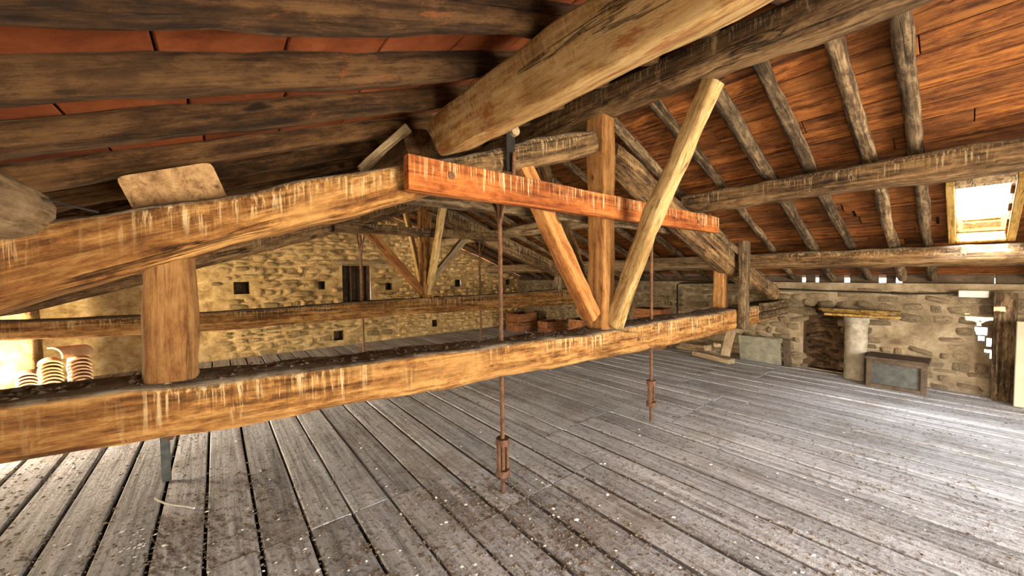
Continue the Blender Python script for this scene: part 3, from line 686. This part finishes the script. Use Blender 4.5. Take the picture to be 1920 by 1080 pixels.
# ------------------------------------------------------------------ FAR END
def crate(x, y, rz, L, w, h, z, label):
    t = empty('crate', (x, y, z)); t.matrix_basis = Matrix.Translation((x, y, z)) @ Matrix.Rotation(rz, 4, 'Z'); tag(t, label, 'crate', 'wooden crates')
    B = t.matrix_basis; th = .022
    def part(n, c, s, m): 
        link_mesh(n, boxmesh(n, *s, bev=.003), m, t, B @ Matrix.Translation(c))
    for k in range(2):
        zz = h*(.27+.5*k)
        for sy in (-1, 1): part('side_board', (0, sy*(w/2-th/2), zz), (L, th, h*.47), CRATE)
        for sx in (-1, 1): part('end_board', (sx*(L/2-th/2), 0, zz), (th, w-2*th-.004, h*.47), CRATE)
    part('bottom_board', (0, 0, .014), (L-2*th-.004, w-2*th-.004, .02), CRATE)
    for sx in (-1, 1):
        for sy in (-1, 1): part('corner_batten', (sx*(L/2-th-.02), sy*(w/2-th-.02), h*.5), (.035, .035, h*.96), CRATE)
    return t
q = PZ(978, 620); crate(q.x, q.y, .05, .72, .5, .50, .004, 'large dark reddish crate left of the three at the far corner')
q = PZ(1035, 628); crate(q.x, q.y, -.1, .60, .42, .37, .004, 'low open reddish crate in the middle of the far three')
q = PZ(1092, 642); crate(q.x, q.y, .1, .50, .42, .54, .004, 'reddish crate on the right of the far three under the ochre card')
o = box('card_sheet', (q.x-.02, q.y+.02, .73), (.36, .012, .34), CARDB, None, Matrix.Rotation(.25, 3, 'Z') @ Matrix.Rotation(-.25, 3, 'X') @ Matrix.Rotation(-.6, 3, 'Y'), bev=0); tag(o, 'ochre cardboard sheet propped tilted in the right of the far crates', 'cardboard')
q = PX(1222, 600, 7.16); crate(q.x, q.y, 1.57, .62, .36, .42, .004, 'reddish crate standing on the floor by the right wall under another crate')
crate(q.x-.01, q.y, 1.55, .60, .36, .40, .43, 'reddish crate stacked on another crate by the right wall behind the iron rod')
# window in the gable: lintel, sill, bars, plank shutter
wx0, wx1, wz0, wz1 = GH[0][:4]
w2 = empty('window_2', ((wx0+wx1)/2, YG, wz0)); tag(w2, kind='structure')
beam('lintel', [(wx0-.12, YG-.005, wz1+.065), (wx1+.40, YG-.005, wz1+.065)], .12, .12, OFFC, w2, e=.25)
box('sill', ((wx0+wx1)/2, YG+.12, wz0+.012), (wx1-wx0-.01, .26, .022), FLAKE, w2)
for i in range(3): box('shutter_board', (wx0+.11+(wx1-wx0-.05)/3*i, YG+.33, (wz0+wz1)/2), ((wx1-wx0)/3-.03, .025, wz1-wz0-.03), CHAR, w2)
for i in range(2): tube('window_bar', [(wx0+(wx1-wx0)*(i+1)/3, YG+.08, wz0+.02), (wx0+(wx1-wx0)*(i+1)/3, YG+.08, wz1)], .011, IRON, w2, seg=8)
# ------------------------------------------------------------------ LEFT: stacked curved clay tiles, pillar
def tile_mesh():
    V = []; Fc = []; n = 10; L = .42
    for iy, (y, r) in enumerate(((0, .116), (L, .104))):
        for s, rr_ in ((0, r), (1, r-.015)):
            for j in range(n+1):
                t = math.radians(33+114*j/n); V.append((rr_*math.cos(t), y, rr_*math.sin(t)-.116*math.sin(math.radians(33))))
    m = n+1; a, b, c, d = 0, m, 2*m, 3*m
    for j in range(n):
        Fc += [(a+j, a+j+1, c+j+1, c+j), (b+j+1, b+j, d+j, d+j+1), (a+j+1, a+j, b+j, b+j+1), (c+j, c+j+1, d+j+1, d+j)]
    for j in (0, n): Fc.append((a+j, c+j, d+j, b+j))
    me = mesh('clay_tile', V, Fc); me.shade_smooth(); me.set_sharp_from_angle(angle=math.radians(40)); return me
TM = tile_mesh(); TM.materials.append(CLAY)
rt = random.Random(17)
Yt = 6.6
for u, vt, lab in ((50, 697, 'left'), (94, 678, 'middle'), (150, 673, 'right')):
    Yt = 7.1 if lab == 'left' else 6.6 if lab == 'middle' else 6.3
    topz = PY(u, vt, Yt).z; bx_ = PY(u, vt, Yt).x; z = topz-.05; k = 0
    zs = []
    while z > 0: zs.append(z); z -= .040
    z0 = zs[-1]
    for i, z in enumerate(zs):
        o = bpy.data.objects.new('clay_tile', TM); COL.objects.link(o)
        o.location = (bx_+rt.uniform(-.004, .004), Yt+rt.uniform(-.012, .012), z-z0+.012); o.rotation_euler = (0, 0, .24+rt.uniform(-.01, .01))
        nth = ('topmost', 'second', 'third', 'fourth', 'fifth', 'sixth')
        tag(o, ('%s curved clay tile from the top of the %s stack at far left' % (nth[i], lab)) if i < 6 else 'curved clay tile low in the %s stack, hidden behind the near tie beam' % lab, 'roof tile', 'clay tiles in the %s stack' % lab)
o = bpy.data.objects.new('clay_tile', TM); COL.objects.link(o); p = PY(112, 672, Yt-.02)
o.location = (p.x-.05, p.y+.08, p.z+.05); o.rotation_euler = (-.1, .75, -.5); tag(o, 'curved clay tile tilted on edge across the tops of the tile stacks', 'roof tile')
p = PY(28, 650, 7.6); o = beam('stone_pillar', [(p.x, 7.7, .003), (p.x, 7.7, 1.28)], .34, .34, MORTAR, None, e=.3, up=(1, 0, 0), wob=.01); tag(o, 'plastered pillar behind the clay tile stacks at far left', 'pillar')
w_ = [PY(u, v, 1.93) for u, v in ((-30, 350), (20, 357), (60, 366), (95, 376), (140, 388), (185, 398))]
o = tube('slack_wire', w_, .004, BLACK, seg=6); tag(o, 'thin dark slack wire crossing the cut log end at upper left', 'wire')
# short iron bar standing on the floor behind the near tie, pale wire loop beside it
q = PZ(313, 902); bar = empty('floor_bar', (q.x, q.y, 0)); tag(bar, 'short grey iron bar standing on the planks below the left post', 'bar')
box('shaft', (q.x, q.y, .35), (.055, .03, .70), ZINC, bar); nut('nut', (q.x+.03, q.y-.01, .36), .035, .05, IRON, bar, 'Y')
wq = [PZ(u, v, .012) for u, v in ((291, 934), (296, 938), (310, 944), (330, 948), (350, 950), (364, 953))]
o = tube('wire_loop', wq, .007, WIREM, seg=8); tag(o, 'short pale curved wire lying on the planks near the iron bar', 'wire')
# ------------------------------------------------------------------ DEBRIS on the floor
rr = random.Random(77); pts = []
while len(pts) < 12000:
    u, v = rr.uniform(-100, 2000), rr.uniform(640, 1120); p = PZ(u, v)
    if XL < p.x < XR-.05 and -1.5 < p.y < YG-.05:
        if noise.noise(Vector((p.x*.8, p.y*.8, 1)))+.35 - (0.25 if p.x > 4 else 0) > rr.random()*.8: pts.append((p.x, p.y, -.001))
for c, n_, s in ((PZ(935, 925), 260, .16), (PZ(800, 940), 160, .22), (PZ(290, 990), 160, .18), (PZ(1300, 690), 300, .5)):
    for i in range(n_): pts.append((rr.gauss(c.x, s), rr.gauss(c.y, s), -.001))
cq = PX(1222, 600, 7.16)
pts = [p for p in pts if not (abs(p[0]-cq.x) < .3 and abs(p[1]-cq.y) < .42) and min((Vector((p[0], p[1], .012))-w).length for w in wq) > .06 and p[0] < XR-.06]
o = bits('floor_debris', pts, DIRT, None, .003, .012, .6, 3); tag(o, 'brown droppings and grit scattered over the grey floor planks', 'debris')
pts = []
while len(pts) < 330:
    p = PZ(rr.uniform(-50, 1950), rr.uniform(660, 1110))
    if XL < p.x < XR-.1 and -1.5 < p.y < YG-.1 and (p.x < 2.5 or rr.random() < .35): pts.append((p.x, p.y, .002))
c = PZ(252, 1025); pts += [(rr.gauss(c.x, .04), rr.gauss(c.y, .08), .002) for i in range(26)]
o = bits('plaster_crumbs', pts, FLAKE, None, .006, .014, .5, 8); tag(o, 'white plaster crumbs and flakes scattered over the floor planks', 'crumbs')
